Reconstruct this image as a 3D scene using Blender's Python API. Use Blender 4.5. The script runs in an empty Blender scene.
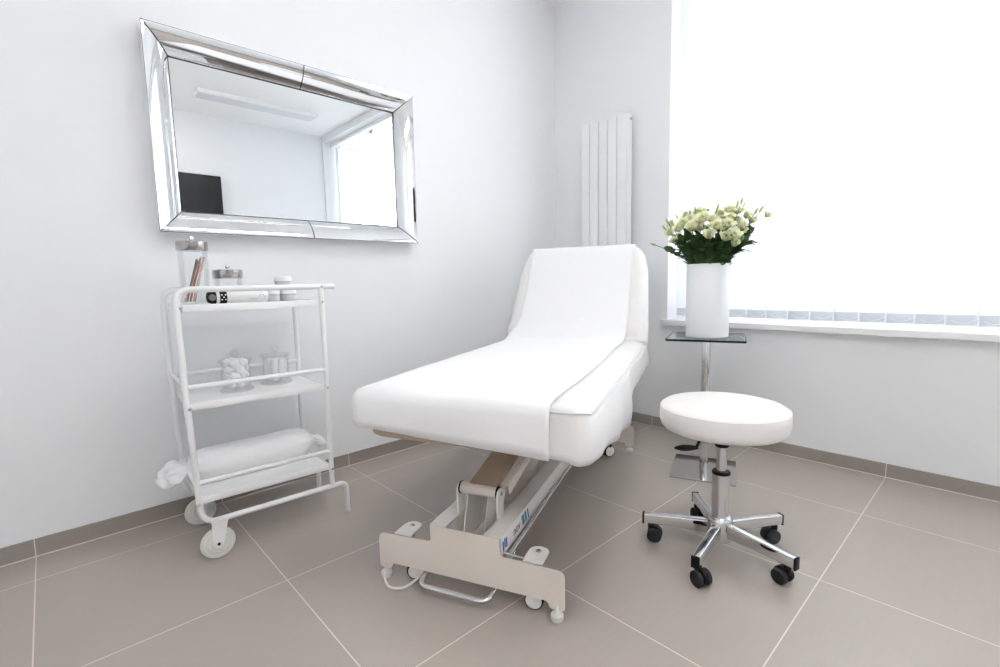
import bpy, bmesh, math, random
from mathutils import Vector, Matrix, Euler, noise
PI = math.pi
C = bpy.context.scene.collection
random.seed(7)

# ------------------------------------------------------------------ materials
def mat(name, col, rough=.5, metal=0., spec=.5, bump=0., bscale=40., var=0., vscale=6., coat=0.):
    m = bpy.data.materials.new(name); m.use_nodes = True
    nt = m.node_tree; p = nt.nodes['Principled BSDF']
    p.inputs['Base Color'].default_value = (*col, 1)
    p.inputs['Roughness'].default_value = rough
    p.inputs['Metallic'].default_value = metal
    p.inputs['Specular IOR Level'].default_value = spec
    p.inputs['Coat Weight'].default_value = coat
    tc = nt.nodes.new('ShaderNodeTexCoord')
    if var:
        n = nt.nodes.new('ShaderNodeTexNoise'); n.inputs['Scale'].default_value = vscale; n.inputs['Detail'].default_value = 5
        nt.links.new(tc.outputs['Object'], n.inputs['Vector'])
        mx = nt.nodes.new('ShaderNodeMix'); mx.data_type = 'RGBA'
        mx.inputs[6].default_value = (*[c*(1-var) for c in col], 1); mx.inputs[7].default_value = (*[min(1, c*(1+var)) for c in col], 1)
        nt.links.new(n.outputs['Fac'], mx.inputs[0]); nt.links.new(mx.outputs[2], p.inputs['Base Color'])
    if bump:
        n = nt.nodes.new('ShaderNodeTexNoise'); n.inputs['Scale'].default_value = bscale; n.inputs['Detail'].default_value = 4
        nt.links.new(tc.outputs['Object'], n.inputs['Vector'])
        b = nt.nodes.new('ShaderNodeBump'); b.inputs['Strength'].default_value = bump; b.inputs['Distance'].default_value = .01
        nt.links.new(n.outputs['Fac'], b.inputs['Height']); nt.links.new(b.outputs['Normal'], p.inputs['Normal'])
    return m

def translucent(name, col, amount, rough=.6, tcol=None):
    m = bpy.data.materials.new(name); m.use_nodes = True; nt = m.node_tree
    p = nt.nodes['Principled BSDF']; out = nt.nodes['Material Output']
    p.inputs['Base Color'].default_value = (*col, 1); p.inputs['Roughness'].default_value = rough; p.inputs['Specular IOR Level'].default_value = .2
    t = nt.nodes.new('ShaderNodeBsdfTranslucent'); t.inputs['Color'].default_value = (*(tcol or col), 1)
    mx = nt.nodes.new('ShaderNodeMixShader'); mx.inputs[0].default_value = amount
    nt.links.new(p.outputs[0], mx.inputs[1]); nt.links.new(t.outputs[0], mx.inputs[2]); nt.links.new(mx.outputs[0], out.inputs[0])
    return m

def glassy(name, tint, gloss_fac_bias=.04, rough=0., gmax=.5):
    """thin clear glass: straight-through transmission with a Fresnel reflection"""
    m = bpy.data.materials.new(name); m.use_nodes = True; nt = m.node_tree
    nt.nodes.remove(nt.nodes['Principled BSDF']); out = nt.nodes['Material Output']
    t = nt.nodes.new('ShaderNodeBsdfTransparent'); t.inputs['Color'].default_value = (*tint, 1)
    g = nt.nodes.new('ShaderNodeBsdfGlossy'); g.inputs['Roughness'].default_value = rough
    lw = nt.nodes.new('ShaderNodeLayerWeight'); lw.inputs['Blend'].default_value = .35
    mr = nt.nodes.new('ShaderNodeMapRange'); mr.inputs[1].default_value = 0; mr.inputs[2].default_value = 1
    mr.inputs[3].default_value = gloss_fac_bias; mr.inputs[4].default_value = gmax
    mx = nt.nodes.new('ShaderNodeMixShader')
    nt.links.new(lw.outputs['Fresnel'], mr.inputs[0]); nt.links.new(mr.outputs[0], mx.inputs[0])
    nt.links.new(t.outputs[0], mx.inputs[1]); nt.links.new(g.outputs[0], mx.inputs[2]); nt.links.new(mx.outputs[0], out.inputs[0])
    return m

M = {}
M['wall'] = mat('white_wall_paint', (.85, .86, .88), .75, spec=.25, var=.012, vscale=3)
M['ceil'] = mat('white_ceiling_paint', (.92, .92, .922), .8, spec=.2, bump=.03, bscale=120)
M['gloss_white'] = mat('white_gloss_trim', (.88, .885, .895), .3, bump=.01)
M['rad'] = mat('radiator_enamel', (.86, .87, .88), .35, bump=.008)
M['mirror'] = mat('silvered_mirror', (.93, .945, .95), .0, 1.)
M['mirror_bevel'] = mat('silvered_frame_glass', (.92, .935, .945), .015, 1.)
M['black_edge'] = mat('dark_mirror_edge', (.02, .022, .025), .3)
M['chrome'] = mat('polished_chrome', (.74, .745, .75), .045, 1., bump=.002)
M['plate_chrome'] = mat('mirror_finish_steel_plate', (.62, .61, .60), .12, 1., bump=.004)
M['lid'] = mat('satin_steel_lid', (.50, .49, .48), .18, 1., bump=.01)
M['brushed'] = mat('brushed_steel', (.72, .72, .73), .22, 1., bump=.02, bscale=200)
M['black'] = mat('black_plastic', (.008, .008, .009), .45, spec=.22, bump=.02)
M['rubber'] = mat('dark_grey_rubber', (.022, .023, .026), .6, spec=.25, bump=.02)
M['trolley'] = mat('white_powder_coat', (.86, .865, .87), .35, bump=.01, bscale=300)
M['wheel'] = mat('cream_plastic_wheel', (.76, .75, .71), .4, bump=.01)
M['beige'] = mat('pale_beige_powder_coat', (.77, .705, .645), .42, bump=.015, bscale=300)
M['beige_white'] = mat('off_white_powder_coat', (.82, .80, .77), .4, bump=.015, bscale=300)
M['bronze'] = mat('brown_painted_steel', (.43, .335, .25), .42, bump=.01)
M['board'] = mat('tan_underside_board', (.46, .37, .28), .6, var=.1)
M['bed'] = mat('white_leatherette_cover', (.86, .85, .845), .55, spec=.3, bump=.12, bscale=14)
M['sheet'] = mat('white_paper_sheet', (.90, .90, .905), .7, spec=.2, bump=.05, bscale=25)
M['seat'] = mat('white_vinyl', (.86, .84, .82), .38, bump=.03, bscale=60)
M['ceramic'] = mat('matt_white_ceramic', (.74, .76, .78), .45, bump=.01)
M['jar_glass'] = glassy('clear_jar_glass', (.982, .987, .987), .015, gmax=.22)
M['pane'] = glassy('window_pane_glass', (.97, .98, .98), .02)
M['table_glass'] = glassy('green_tinted_table_glass', (.86, .93, .91), .10, gmax=.9)
M['glass_edge'] = mat('dark_green_glass_edge', (.010, .022, .022), .5, spec=.2)
M['cotton'] = mat('white_cotton_wool', (.90, .90, .90), .95, spec=.05, bump=.4, bscale=60)
M['stickwood'] = mat('reddish_brown_wood', (.26, .13, .095), .5, var=.2, vscale=30)
M['stickpale'] = mat('pale_wood', (.56, .42, .34), .55, var=.1, vscale=30)
M['linen'] = mat('white_linen', (.86, .865, .875), .85, spec=.1, bump=.25, bscale=30)
M['tube_white'] = mat('white_device_plastic', (.86, .86, .86), .35, bump=.01)
M['grey_disc'] = mat('grey_lens', (.22, .22, .23), .25)
M['jar_pale'] = mat('pale_frosted_jar', (.60, .61, .62), .3, bump=.01)
M['jar_band'] = mat('grey_jar_band', (.42, .43, .44), .35)
M['petal'] = translucent('cream_petal', (.89, .895, .70), .32, tcol=(.86, .875, .60))
M['petal_green'] = translucent('green_cream_petal', (.66, .73, .36), .3, tcol=(.66, .75, .3))
M['leaf'] = translucent('dark_green_leaf', (.065, .115, .045), .2, rough=.45, tcol=(.08, .17, .03))
M['stem'] = mat('green_stem', (.06, .10, .035), .55, var=.2)
M['bud'] = mat('pale_green_bud', (.33, .40, .17), .55, var=.15, vscale=40)
M['tv'] = mat('black_screen', (.012, .012, .013), .18)
M['teal'] = mat('teal_print', (.03, .25, .32), .5)
M['navy'] = mat('navy_print', (.04, .06, .12), .5)
M['blue'] = mat('blue_print', (.05, .12, .45), .5)
M['lampdiff'] = mat('lamp_diffuser', (.72, .74, .78), .4)
def lit(name, k):
    m = mat(name, (.8, .8, .8), .4); p = m.node_tree.nodes['Principled BSDF']
    p.inputs['Emission Color'].default_value = (1, .96, .92, 1); p.inputs['Emission Strength'].default_value = k; return m
M['fill_bright'] = lit('lit_lamp_diffuser', 46.); M['fill_weak'] = lit('dimmed_lamp_diffuser', 17.)  # emitters of the two added fill lights
M['slat'] = translucent('white_blind_fabric', (.86, .87, .88), .58, rough=.8, tcol=(.92, .94, .96))
M['hem'] = translucent('doubled_blind_fabric', (.60, .62, .66), .012, rough=.7)
M['cord'] = mat('white_cord', (.9, .9, .92), .5)

def tile_material(name, wall=False):
    m = bpy.data.materials.new(name); m.use_nodes = True; nt = m.node_tree; N = nt.nodes; L = nt.links
    p = N['Principled BSDF']; p.inputs['Specular IOR Level'].default_value = .7
    g = N.new('ShaderNodeNewGeometry'); s = N.new('ShaderNodeSeparateXYZ'); L.new(g.outputs['Position'], s.inputs[0])
    def line(sock, off, half):
        a = N.new('ShaderNodeMath'); a.operation = 'SUBTRACT'; L.new(sock, a.inputs[0]); a.inputs[1].default_value = off
        pp = N.new('ShaderNodeMath'); pp.operation = 'PINGPONG'; L.new(a.outputs[0], pp.inputs[0]); pp.inputs[1].default_value = .3
        c = N.new('ShaderNodeMath'); c.operation = 'LESS_THAN'; L.new(pp.outputs[0], c.inputs[0]); c.inputs[1].default_value = half
        return c.outputs[0]
    def mx(a, b):
        o = N.new('ShaderNodeMath'); o.operation = 'MAXIMUM'; L.new(a, o.inputs[0]); L.new(b, o.inputs[1]); return o.outputs[0]
    gx = line(s.outputs['X'], -.107, .0017); gy = line(s.outputs['Y'], .368, .0017)
    if wall:
        z = N.new('ShaderNodeMath'); z.operation = 'LESS_THAN'; L.new(s.outputs['Z'], z.inputs[0]); z.inputs[1].default_value = .005
        gx = mx(gx, gy); fac = mx(gx, z.outputs[0])
    else:
        fac = mx(gx, gy)
    n = N.new('ShaderNodeTexNoise'); n.inputs['Scale'].default_value = 5; n.inputs['Detail'].default_value = 8; L.new(g.outputs['Position'], n.inputs['Vector'])
    mp = N.new('ShaderNodeMapping'); mp.inputs['Scale'].default_value = (2, 30, 30); L.new(g.outputs['Position'], mp.inputs[0])
    n2 = N.new('ShaderNodeTexNoise'); n2.inputs['Scale'].default_value = 3; n2.inputs['Detail'].default_value = 6; L.new(mp.outputs[0], n2.inputs['Vector'])
    ad = N.new('ShaderNodeMath'); ad.operation = 'ADD'; L.new(n.outputs['Fac'], ad.inputs[0]); L.new(n2.outputs['Fac'], ad.inputs[1])
    hf = N.new('ShaderNodeMath'); hf.operation = 'MULTIPLY'; hf.inputs[1].default_value = .5; L.new(ad.outputs[0], hf.inputs[0])
    k = 0.75 if wall else 1.
    c = N.new('ShaderNodeMix'); c.data_type = 'RGBA'; c.inputs[6].default_value = (.355*k, .315*k, .282*k, 1); c.inputs[7].default_value = (.400*k, .358*k, .324*k, 1); L.new(hf.outputs[0], c.inputs[0])
    q = N.new('ShaderNodeMix'); q.data_type = 'RGBA'; L.new(fac, q.inputs[0]); L.new(c.outputs[2], q.inputs[6]); q.inputs[7].default_value = (.70, .65, .59, 1)
    L.new(q.outputs[2], p.inputs['Base Color'])
    r = N.new('ShaderNodeMapRange'); r.inputs[3].default_value = .36; r.inputs[4].default_value = .8; L.new(fac, r.inputs[0]); L.new(r.outputs[0], p.inputs['Roughness'])
    b = N.new('ShaderNodeBump'); b.inputs['Strength'].default_value = .25; b.inputs['Distance'].default_value = .001; b.invert = True
    L.new(fac, b.inputs['Height']); L.new(b.outputs[0], p.inputs['Normal'])
    return m
M['tile'] = tile_material('taupe_floor_tile'); M['base_tile'] = tile_material('taupe_skirting_tile', True)

# ------------------------------------------------------------------ mesh helpers
def I(): return Matrix.Identity(4)
def T(x, y, z): return Matrix.Translation((x, y, z))
def Rz(a): return Matrix.Rotation(a, 4, 'Z')
def Rx(a): return Matrix.Rotation(a, 4, 'X')
def Ry(a): return Matrix.Rotation(a, 4, 'Y')

def box(bm, c, s, bev=0., seg=2, X=None):
    m = (X or I()) @ T(*c) @ Matrix.Diagonal((*s, 1))
    r = bmesh.ops.create_cube(bm, size=1, matrix=m)
    if bev:
        ed = list({e for v in r['verts'] for e in v.link_edges})
        bmesh.ops.bevel(bm, geom=ed, offset=bev, segments=seg, affect='EDGES', profile=.5, clamp_overlap=True)
    return bm

def loft(bm, rings, cap0=True, cap1=True, close=True):
    vs = [[bm.verts.new(p) for p in r] for r in rings]
    n = len(rings[0])
    for a, b in zip(vs, vs[1:]):
        for i in range(n if close else n-1):
            j = (i+1) % n
            bm.faces.new((a[i], a[j], b[j], b[i]))
    if cap0 and close: bm.faces.new(list(reversed(vs[0])))
    if cap1 and close: bm.faces.new(vs[-1])
    return bm

def fillet(pts, r, n=5):
    pts = [Vector(p) for p in pts]; out = [pts[0]]
    for a, b, c in zip(pts, pts[1:], pts[2:]):
        d1 = (a-b); d2 = (c-b); l = min(r, d1.length*.49, d2.length*.49)
        p, q = b+d1.normalized()*l, b+d2.normalized()*l
        for k in range(n+1):
            t = k/n; out.append((1-t)**2*p + 2*t*(1-t)*b + t*t*q)
    out.append(pts[-1]); return out

def tube(bm, pts, r, seg=12, rr=None, closed=False):
    pts = [Vector(p) for p in pts]; n = len(pts); rings = []; up = None
    for i, p in enumerate(pts):
        if closed: t = (pts[(i+1) % n]-pts[i-1]).normalized()
        else: t = ((pts[i+1] if i < n-1 else p) - (pts[i-1] if i else p)).normalized()
        if up is None:
            up = Vector((0, 0, 1)) if abs(t.z) < .9 else Vector((1, 0, 0))
        up = (up - t*up.dot(t)).normalized(); sd = t.cross(up)
        R = rr[i] if rr else r
        rings.append([p + (up*math.cos(a)+sd*math.sin(a))*R for a in [2*PI*k/seg for k in range(seg)]])
    if closed: rings.append(rings[0]); 
    return loft(bm, rings, not closed, not closed)

def lathe(bm, prof, seg=32, X=None, off=0.):
    X = X or I(); rings = []
    for r, z in prof:
        r = max(r, 1e-4)
        rings.append([X @ Vector((r*math.cos(2*PI*k/seg+off), r*math.sin(2*PI*k/seg+off), z)) for k in range(seg)])
    return loft(bm, rings, True, True)

def rpoly(pts, rad, n=5):
    """round the corners of a 2-D polygon; rad may be a list"""
    P = [Vector((*p, 0)) for p in pts]; out = []
    for i, b in enumerate(P):
        r = rad[i] if isinstance(rad, (list, tuple)) else rad
        a, c = P[i-1], P[(i+1) % len(P)]
        if r <= 0: out.append((b.x, b.y)); continue
        d1, d2 = a-b, c-b; l = min(r, d1.length*.49, d2.length*.49)
        p, q = b+d1.normalized()*l, b+d2.normalized()*l
        for k in range(n+1):
            t = k/n; v = (1-t)**2*p+2*t*(1-t)*b+t*t*q; out.append((v.x, v.y))
    return out

def prism(bm, poly, d, X=None, bev=0.):
    X = X or I()
    a = [bm.verts.new(X @ Vector((x, y, -d/2))) for x, y in poly]
    b = [bm.verts.new(X @ Vector((x, y, d/2))) for x, y in poly]
    n = len(poly); f = [bm.faces.new(list(reversed(a))), bm.faces.new(b)]
    for i in range(n):
        j = (i+1) % n; bm.faces.new((a[i], a[j], b[j], b[i]))
    if bev:
        ed = list({e for q in f for e in q.edges})
        bmesh.ops.bevel(bm, geom=ed, offset=bev, segments=2, affect='EDGES', clamp_overlap=True)
    return bm

def cyl(bm, p, q, r, seg=20, bev=0.):
    p, q = Vector(p), Vector(q); d = q-p; X = T(*p) @ d.to_track_quat('Z', 'Y').to_matrix().to_4x4(); h = d.length
    b = min(bev, r*.4, h*.4)
    pr = [(r, 0), (r, h)] if not b else [(r-b, 0), (r-b*.3, b*.3), (r, b), (r, h-b), (r-b*.3, h-b*.3), (r-b, h)]
    return lathe(bm, pr, seg, X)

def ball(bm, c, r, X=None, s=(1, 1, 1), seg=16):
    m = (X or I()) @ T(*c) @ Matrix.Diagonal((s[0], s[1], s[2], 1))
    bmesh.ops.create_uvsphere(bm, u_segments=seg, v_segments=max(8, seg*2//3), radius=r, matrix=m); return bm

def new(): return bmesh.new()

def obj(name, bm, m, parent=None, label=None, sharp=38, smooth=True):
    bmesh.ops.recalc_face_normals(bm, faces=bm.faces)
    me = bpy.data.meshes.new(name); bm.to_mesh(me); bm.free()
    me.materials.append(m)
    if smooth:
        me.polygons.foreach_set('use_smooth', [True]*len(me.polygons)); me.set_sharp_from_angle(angle=math.radians(sharp))
    o = bpy.data.objects.new(name, me); C.objects.link(o)
    if parent: o.parent = parent
    if label: o['label'] = label
    return o

def tag(o, label, cat, group=None):
    o['label'] = label; o['category'] = cat
    if group: o['group'] = group
    return o

def thing(name, label, cat, loc=(0, 0, 0), rz=0, group=None):
    o = bpy.data.objects.new(name, None); C.objects.link(o); o.empty_display_size = .05
    o.location = loc; o.rotation_euler = (0, 0, rz)
    return tag(o, label, cat, group)

def struct(name, bm, m, parent=None):
    o = obj(name, bm, m, parent, smooth=False)
    if not parent: o['kind'] = 'structure'
    return o

def dup(o, parent=None):
    c = o.copy(); C.objects.link(c)
    if parent: c.parent = parent
    for ch in list(o.children): dup(ch, c)
    return c

# ------------------------------------------------------------------ the room
XW, YL, YO, XN, H = 2.805, 2.368, -1.62, -1.35, 2.88     # window wall, mirror wall, opposite wall, wall behind, ceiling
WY0, WY1, WZ0, WZ1, WD = -1.60, 1.478, .690, 2.80, .30   # window opening
t = .12
struct('floor', box(new(), ((XW+XN)/2+.1, (YL+YO)/2, -.05), (XW-XN+.8, YL-YO+.4, .1)), M['tile'])
struct('ceiling', box(new(), ((XW+XN)/2+.1, (YL+YO)/2, H+.05), (XW-XN+.8, YL-YO+.4, .1)), M['ceil'])
struct('wall_left', box(new(), ((XW+XN)/2+.1, YL+t/2, H/2), (XW-XN+.8, t, H)), M['wall'])
struct('wall_opposite', box(new(), ((XW+XN)/2+.1, YO-t/2, H/2), (XW-XN+.8, t, H)), M['wall'])
struct('wall_behind', box(new(), (XN-t/2, (YL+YO)/2, H/2), (t, YL-YO, H)), M['wall'])
b = new()
box(b, (XW+WD/2, (YL+YO)/2, WZ0/2), (WD, YL-YO, WZ0))
box(b, (XW+WD/2, (YL+YO)/2, (WZ1+H)/2), (WD, YL-YO, H-WZ1))
box(b, (XW+WD/2, (YL+WY1)/2, (WZ0+WZ1)/2), (WD, YL-WY1, WZ1-WZ0))
box(b, (XW+WD/2, (YO+WY0)/2, (WZ0+WZ1)/2), (WD, WY0-YO, WZ1-WZ0))
struct('wall_right', b, M['wall'])
bh = .066
struct('baseboard_left', box(new(), ((XW+XN)/2, YL-.004, bh/2), (XW-XN, .008, bh)), M['base_tile'])
struct('baseboard_right', box(new(), (XW-.004, (YL+YO)/2-.004, bh/2), (.008, YL-YO-.008, bh)), M['base_tile'])
struct('baseboard_opposite', box(new(), ((XW+XN)/2, YO+.004, bh/2), (XW-XN-.016, .008, bh)), M['base_tile'])
# window sill board
struct('trim_1', box(new(), (XW+WD/2-.03, (WY0+WY1)/2, .683), (WD+.02, WY1-WY0+.05, .032), .004), M['gloss_white'])
# window: frame with a mullion and glass panes
xo = XW+.215
wf = new()
for y in (WY0+.03, WY1-.03, -.66): box(wf, (xo, y, (WZ0+.01+WZ1)/2), (.06, .06, WZ1-WZ0-.02), .005)
for z in (WZ0+.045, WZ1-.03): box(wf, (xo, (WY0+WY1)/2, z), (.06, WY1-WY0-.12, .06), .005)
win = obj('window_1', wf, M['gloss_white']); win['kind'] = 'structure'
for y0, y1 in ((WY0+.06, -.69), (-.63, WY1-.06)):
    obj('pane', box(new(), (xo, (y0+y1)/2, (WZ0+WZ1)/2+.01), (.006, y1-y0, WZ1-WZ0-.1)), M['pane'], win)

# unseen slab added outside over the window to dim the blind's top
struct('added_shade_slab', box(new(), (XW+WD+.55, (WY0+WY1)/2, WZ1+.04), (1.1, WY1-WY0+1.6, .14)), mat('added_slab_grey', (.30, .30, .30), .9, bump=.05))
# ------------------------------------------------------------------ vertical blind
bl = thing('vertical_blind', 'white vertical slat blind closed across the bright window', 'blind', (XW+.115, 0, 0))
obj('headrail', box(new(), (0, (WY0+WY1)/2, WZ1-.025), (.05, WY1-WY0-.03, .045), .004), M['gloss_white'], bl)
pitch = .1045; zb = .718; zt = WZ1-.06; tilt = math.radians(27)
def slat_bm(w, z0, z1, th, bow):
    bm = new(); n = 8; f = []; k = []
    for i in range(n+1):
        y = -w/2+w*i/n; x = bow*(1-(2*y/w)**2)
        f.append((x-th/2, y)); k.append((x+th/2, y))
    poly = f+list(reversed(k))
    return loft(bm, [[(x, y, z0) for x, y in poly], [(x, y, z1) for x, y in poly]])
first = None; ys = []; y = WY1-.068
while y > WY0+.05: ys.append(y); y -= pitch
for y in ys:
    if first is None:
        s = obj('slat', slat_bm(.127, zb, zt, .0012, .006), M['slat'], bl)
        obj('hem_weight', slat_bm(.112, zb+.002, zb+.046, .004, .006), M['hem'], s)
        h = new(); box(h, (.003, 0, zt+.012), (.004, .014, .03)); obj('hanger', h, M['cord'], s)
        first = s
    else: s = dup(first, bl)
    s.location = (0, y, 0); s.rotation_euler = (0, 0, tilt)
cb = new()
for a, c in zip(ys, ys[1:]):
    pts = []
    for i in range(9):
        q = i/8; pts.append((-.016, a+(c-a)*(q-.5), zb+.036-.026*(1-(2*q-1)**2)))
    tube(cb, pts, .0009, 6)
obj('bead_chain', cb, M['cord'], bl)

# ------------------------------------------------------------------ radiator
rad = thing('radiator', 'tall white vertical flat panel radiator in the corner left of the window', 'radiator', (XW, 1.895, 1.0))
z0, z1 = -.82, .975; xf = -.09; pw = .0702; y0 = -.1755
pr = rpoly([(-.022, -pw/2+.0025), (.0, -pw/2+.0025), (.0, pw/2-.0025), (-.022, pw/2-.0025)], [.006, 0, 0, .006], 4)
for i in range(5):
    p = obj('panel', prism(new(), pr, z1-z0, T(0, 0, 0)), M['rad'], rad); p.location = (xf+.022, y0+pw*(i+.5), (z0+z1)/2)
for z in (z0+.04, z1-.045): obj('header', box(new(), (xf+.036, 0, z), (.03, .345, .045), .006), M['rad'], rad)
obj('side_panel', box(new(), (xf+.031, y0-.003, (z0+z1)/2), (.05, .004, z1-z0), .0015), M['rad'], rad)
obj('side_panel', box(new(), (xf+.031, -y0+.003, (z0+z1)/2), (.05, .004, z1-z0), .0015), M['rad'], rad)
for z in (z0+.25, z1-.25): obj('wall_bracket', box(new(), (-.022, 0, z), (.043, .30, .03), .003), M['rad'], rad)
v = obj('bleed_valve', cyl(new(), (xf+.036, y0-.004, z1-.03), (xf+.036, y0-.016, z1-.03), .009, 12, .002), M['brushed'], rad)
for yy in (-.15, .15):
    obj('supply_pipe', tube(new(), fillet([(xf+.036, yy, z0+.03), (xf+.036, yy, z0-.09), (-.002, yy, z0-.09)], .03), .008, 10), M['chrome'], rad)

# ------------------------------------------------------------------ mirror
mir = thing('wall_mirror', 'wide rectangular mirror with a broad silvery mirrored frame hanging above the trolley', 'mirror', (.940, YL, 1.565))
hw, hh, fw, dp = .5935, .3895, .089, .079
obj('backing', box(new(), (0, -.004, 0), (2*hw-.05, .006, 2*hh-.05)), M['black_edge'], mir)
obj('mirror_glass', box(new(), (0, -.0095, 0), (2*(hw-fw)+.012, .004, 2*(hh-fw)+.012)), M['mirror'], mir, sharp=10)
def curve_prof(n=18):
    """from outer lip to inner edge: (inset, depth) of the convex strip that steepens inwards"""
    out = [(0, .004), (0, dp-.003), (.002, dp)]; d = dp
    for i in range(1, n+1):
        a = math.radians(14+42*(i-.5)/n); d -= (fw-.002)/n*math.tan(a); out.append((.002+(fw-.002)*i/n, d))
    return out
CP = curve_prof()
def frame_strip(pa, pb, inward, ma, mb):
    bm = new(); d = (Vector(pb)-Vector(pa)).normalized(); inn = Vector(inward); rings = []
    L = (Vector(pb)-Vector(pa)).length
    for k in (0, 1):
        ring = []
        for ins, dep in CP:
            along = (ins*ma+.0008) if k == 0 else (L-ins*mb-.0008)
            q = Vector(pa)+d*along+inn*ins
            ring.append((q.x, -dep, q.y))
        # back side
        for ins in (fw, 0.0):
            along = (ins*ma+.0008) if k == 0 else (L-ins*mb-.0008)
            q = Vector(pa)+d*along+inn*ins
            ring.append((q.x, -.004, q.y))
        rings.append(ring)
    return loft(bm, rings)
xs = .012
for pa, pb, inn, ma, mb in (((-hw, hh), (xs, hh), (0, -1), 1, 0), ((xs, hh), (hw, hh), (0, -1), 0, 1),
                            ((-hw, -hh), (xs, -hh), (0, 1), 1, 0), ((xs, -hh), (hw, -hh), (0, 1), 0, 1),
                            ((-hw, -hh), (-hw, hh), (1, 0), 1, 1), ((hw, -hh), (hw, hh), (-1, 0), 1, 1)):
    obj('frame_strip', frame_strip(pa, pb, inn, ma, mb), M['mirror_bevel'], mir, sharp=50)
# dark joints between the strips
def joint(x0, z0, dx, dz, r=.0022):
    bm = new(); tube(bm, [(x0+dx*ins, -dep-.0003, z0+dz*ins) for ins, dep in CP[2:]], r, 6); obj('joint_line', bm, M['black_edge'], mir)
joint(xs, hh, 0, -1); joint(xs, -hh, 0, 1)
for sx in (-1, 1):
    for sz in (-1, 1): joint(sx*hw, sz*hh, -sx, -sz)
zi, xi = hh-fw, hw-fw
eb = new(); tube(eb, [(-xi, -.0135, -zi), (xi, -.0135, -zi), (xi, -.0135, zi), (-xi, -.0135, zi)], .0018, 6, closed=True); obj('inner_edge', eb, M['black_edge'], mir)
eb = new(); tube(eb, [(-hw, -dp+.004, -hh), (hw, -dp+.004, -hh), (hw, -dp+.004, hh), (-hw, -dp+.004, hh)], .0014, 6, closed=True); obj('outer_edge', eb, M['black_edge'], mir)

# ------------------------------------------------------------------ seen in the mirror: television and lamp; then added fill lights, unseen
tv = thing('television', 'flat black television on the wall opposite, seen in the mirror', 'television', (1.19, YO, 1.99))
obj('casing', box(new(), (0, .05, 0), (.76, .04, .44), .006), M['black'], tv)
obj('screen', box(new(), (0, .0705, .006), (.72, .003, .40)), M['tv'], tv)
obj('wall_bracket', box(new(), (0, .016, 0), (.2, .03, .2), .003), M['black'], tv)
lamp = thing('ceiling_light', 'long pale rectangular ceiling light, seen in the mirror', 'ceiling light', (1.83, -.90, H))
obj('housing', box(new(), (0, 0, -.02), (1.18, .20, .04), .004), M['rad'], lamp)
obj('diffuser', box(new(), (0, 0, -.042), (1.14, .17, .006), .002), M['lampdiff'], lamp)

for (lx, ly, lm, lb) in ((-.05, -.90, 'fill_bright', 'added bright rectangular fill light, out of view, nearest the wall opposite the mirror'), (1.20, .55, 'fill_weak', 'added weaker rectangular fill light, out of view, above the treatment table')):
    l2 = thing('ceiling_light', lb, 'ceiling light', (lx, ly, H))  # fixture added out of view to brighten the room, copied from the unlit lamp
    for ch in lamp.children: dup(ch, l2)
    dm = l2.children[1].data.copy(); dm.materials.clear(); dm.materials.append(M[lm]); [c for c in l2.children if c.name.startswith('diffuser')][0].data = dm
# ------------------------------------------------------------------ trolley
TX, TY = .323, 1.90
tr = thing('trolley', 'white three tier metal trolley on two wheels under the mirror', 'trolley', (TX, TY, 0), math.radians(-2.2))
D = .325; W = .472
def side_frame(y):
    pts = [(.524, y, .948), (-.012, y, .948), (-.012+.004, y, .60), (.008, y, .13), (.46, y, .13), (.532, y, .13), (.532, y, .004)]
    pp = [Vector(pts[0])]
    pp = fillet(pts[:4], .055, 7)[:-1]
    full = fillet(pts, .05, 7)
    return tube(new(), full, .0105, 14)
obj('tube_frame', side_frame(0), M['trolley'], tr); obj('tube_frame', side_frame(D), M['trolley'], tr)
for y in (0, D):
    obj('upright', tube(new(), [(W, y, .945), (W, y, .132)], .0098, 14), M['trolley'], tr)
    obj('foot_cap', cyl(new(), (.532, y, 0), (.532, y, .012), .0125, 16, .003), M['wheel'], tr)
def shelf(z, name):
    bm = new(); x0, x1, ya, yb = .006, W-.008, .006, D-.006
    box(bm, ((x0+x1)/2, (ya+yb)/2, z-.002), (x1-x0, yb-ya, .004))
    for yy in (ya, yb): box(bm, ((x0+x1)/2, yy, z-.009), (x1-x0, .004, .026), .0015)
    for xx in (x0, x1): box(bm, (xx, (ya+yb)/2, z-.009), (.004, yb-ya, .026), .0015)
    return obj('shelf', bm, M['trolley'], tr)
SZ = [.893, .556, .222]
for z in SZ: shelf(z, 'shelf')
for z in (.617, .279):
    for y in (0, D): obj('guard_rail', tube(new(), [(0, y, z), (W, y, z)], .0085, 12), M['trolley'], tr)
    obj('guard_rail', tube(new(), [(0, 0, z), (0, D, z)], .0085, 12), M['trolley'], tr)
for z in (.887, .545, .205):
    for x in (-.001, W): obj('screw', cyl(new(), (x, -.0095, z), (x, -.0135, z), .0055, 12, .001), M['brushed'], tr)
obj('screw', cyl(new(), (W, -.0095, .948), (W, -.0135, .948), .005, 12, .001), M['brushed'], tr)
wprof = [(.006, -.011), (.033, -.011), (.037, -.008), (.0515, -.008), (.0545, -.005), (.056, -.0), (.0545, .005), (.0515, .008), (.037, .008), (.033, .011), (.006, .011)]
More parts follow.
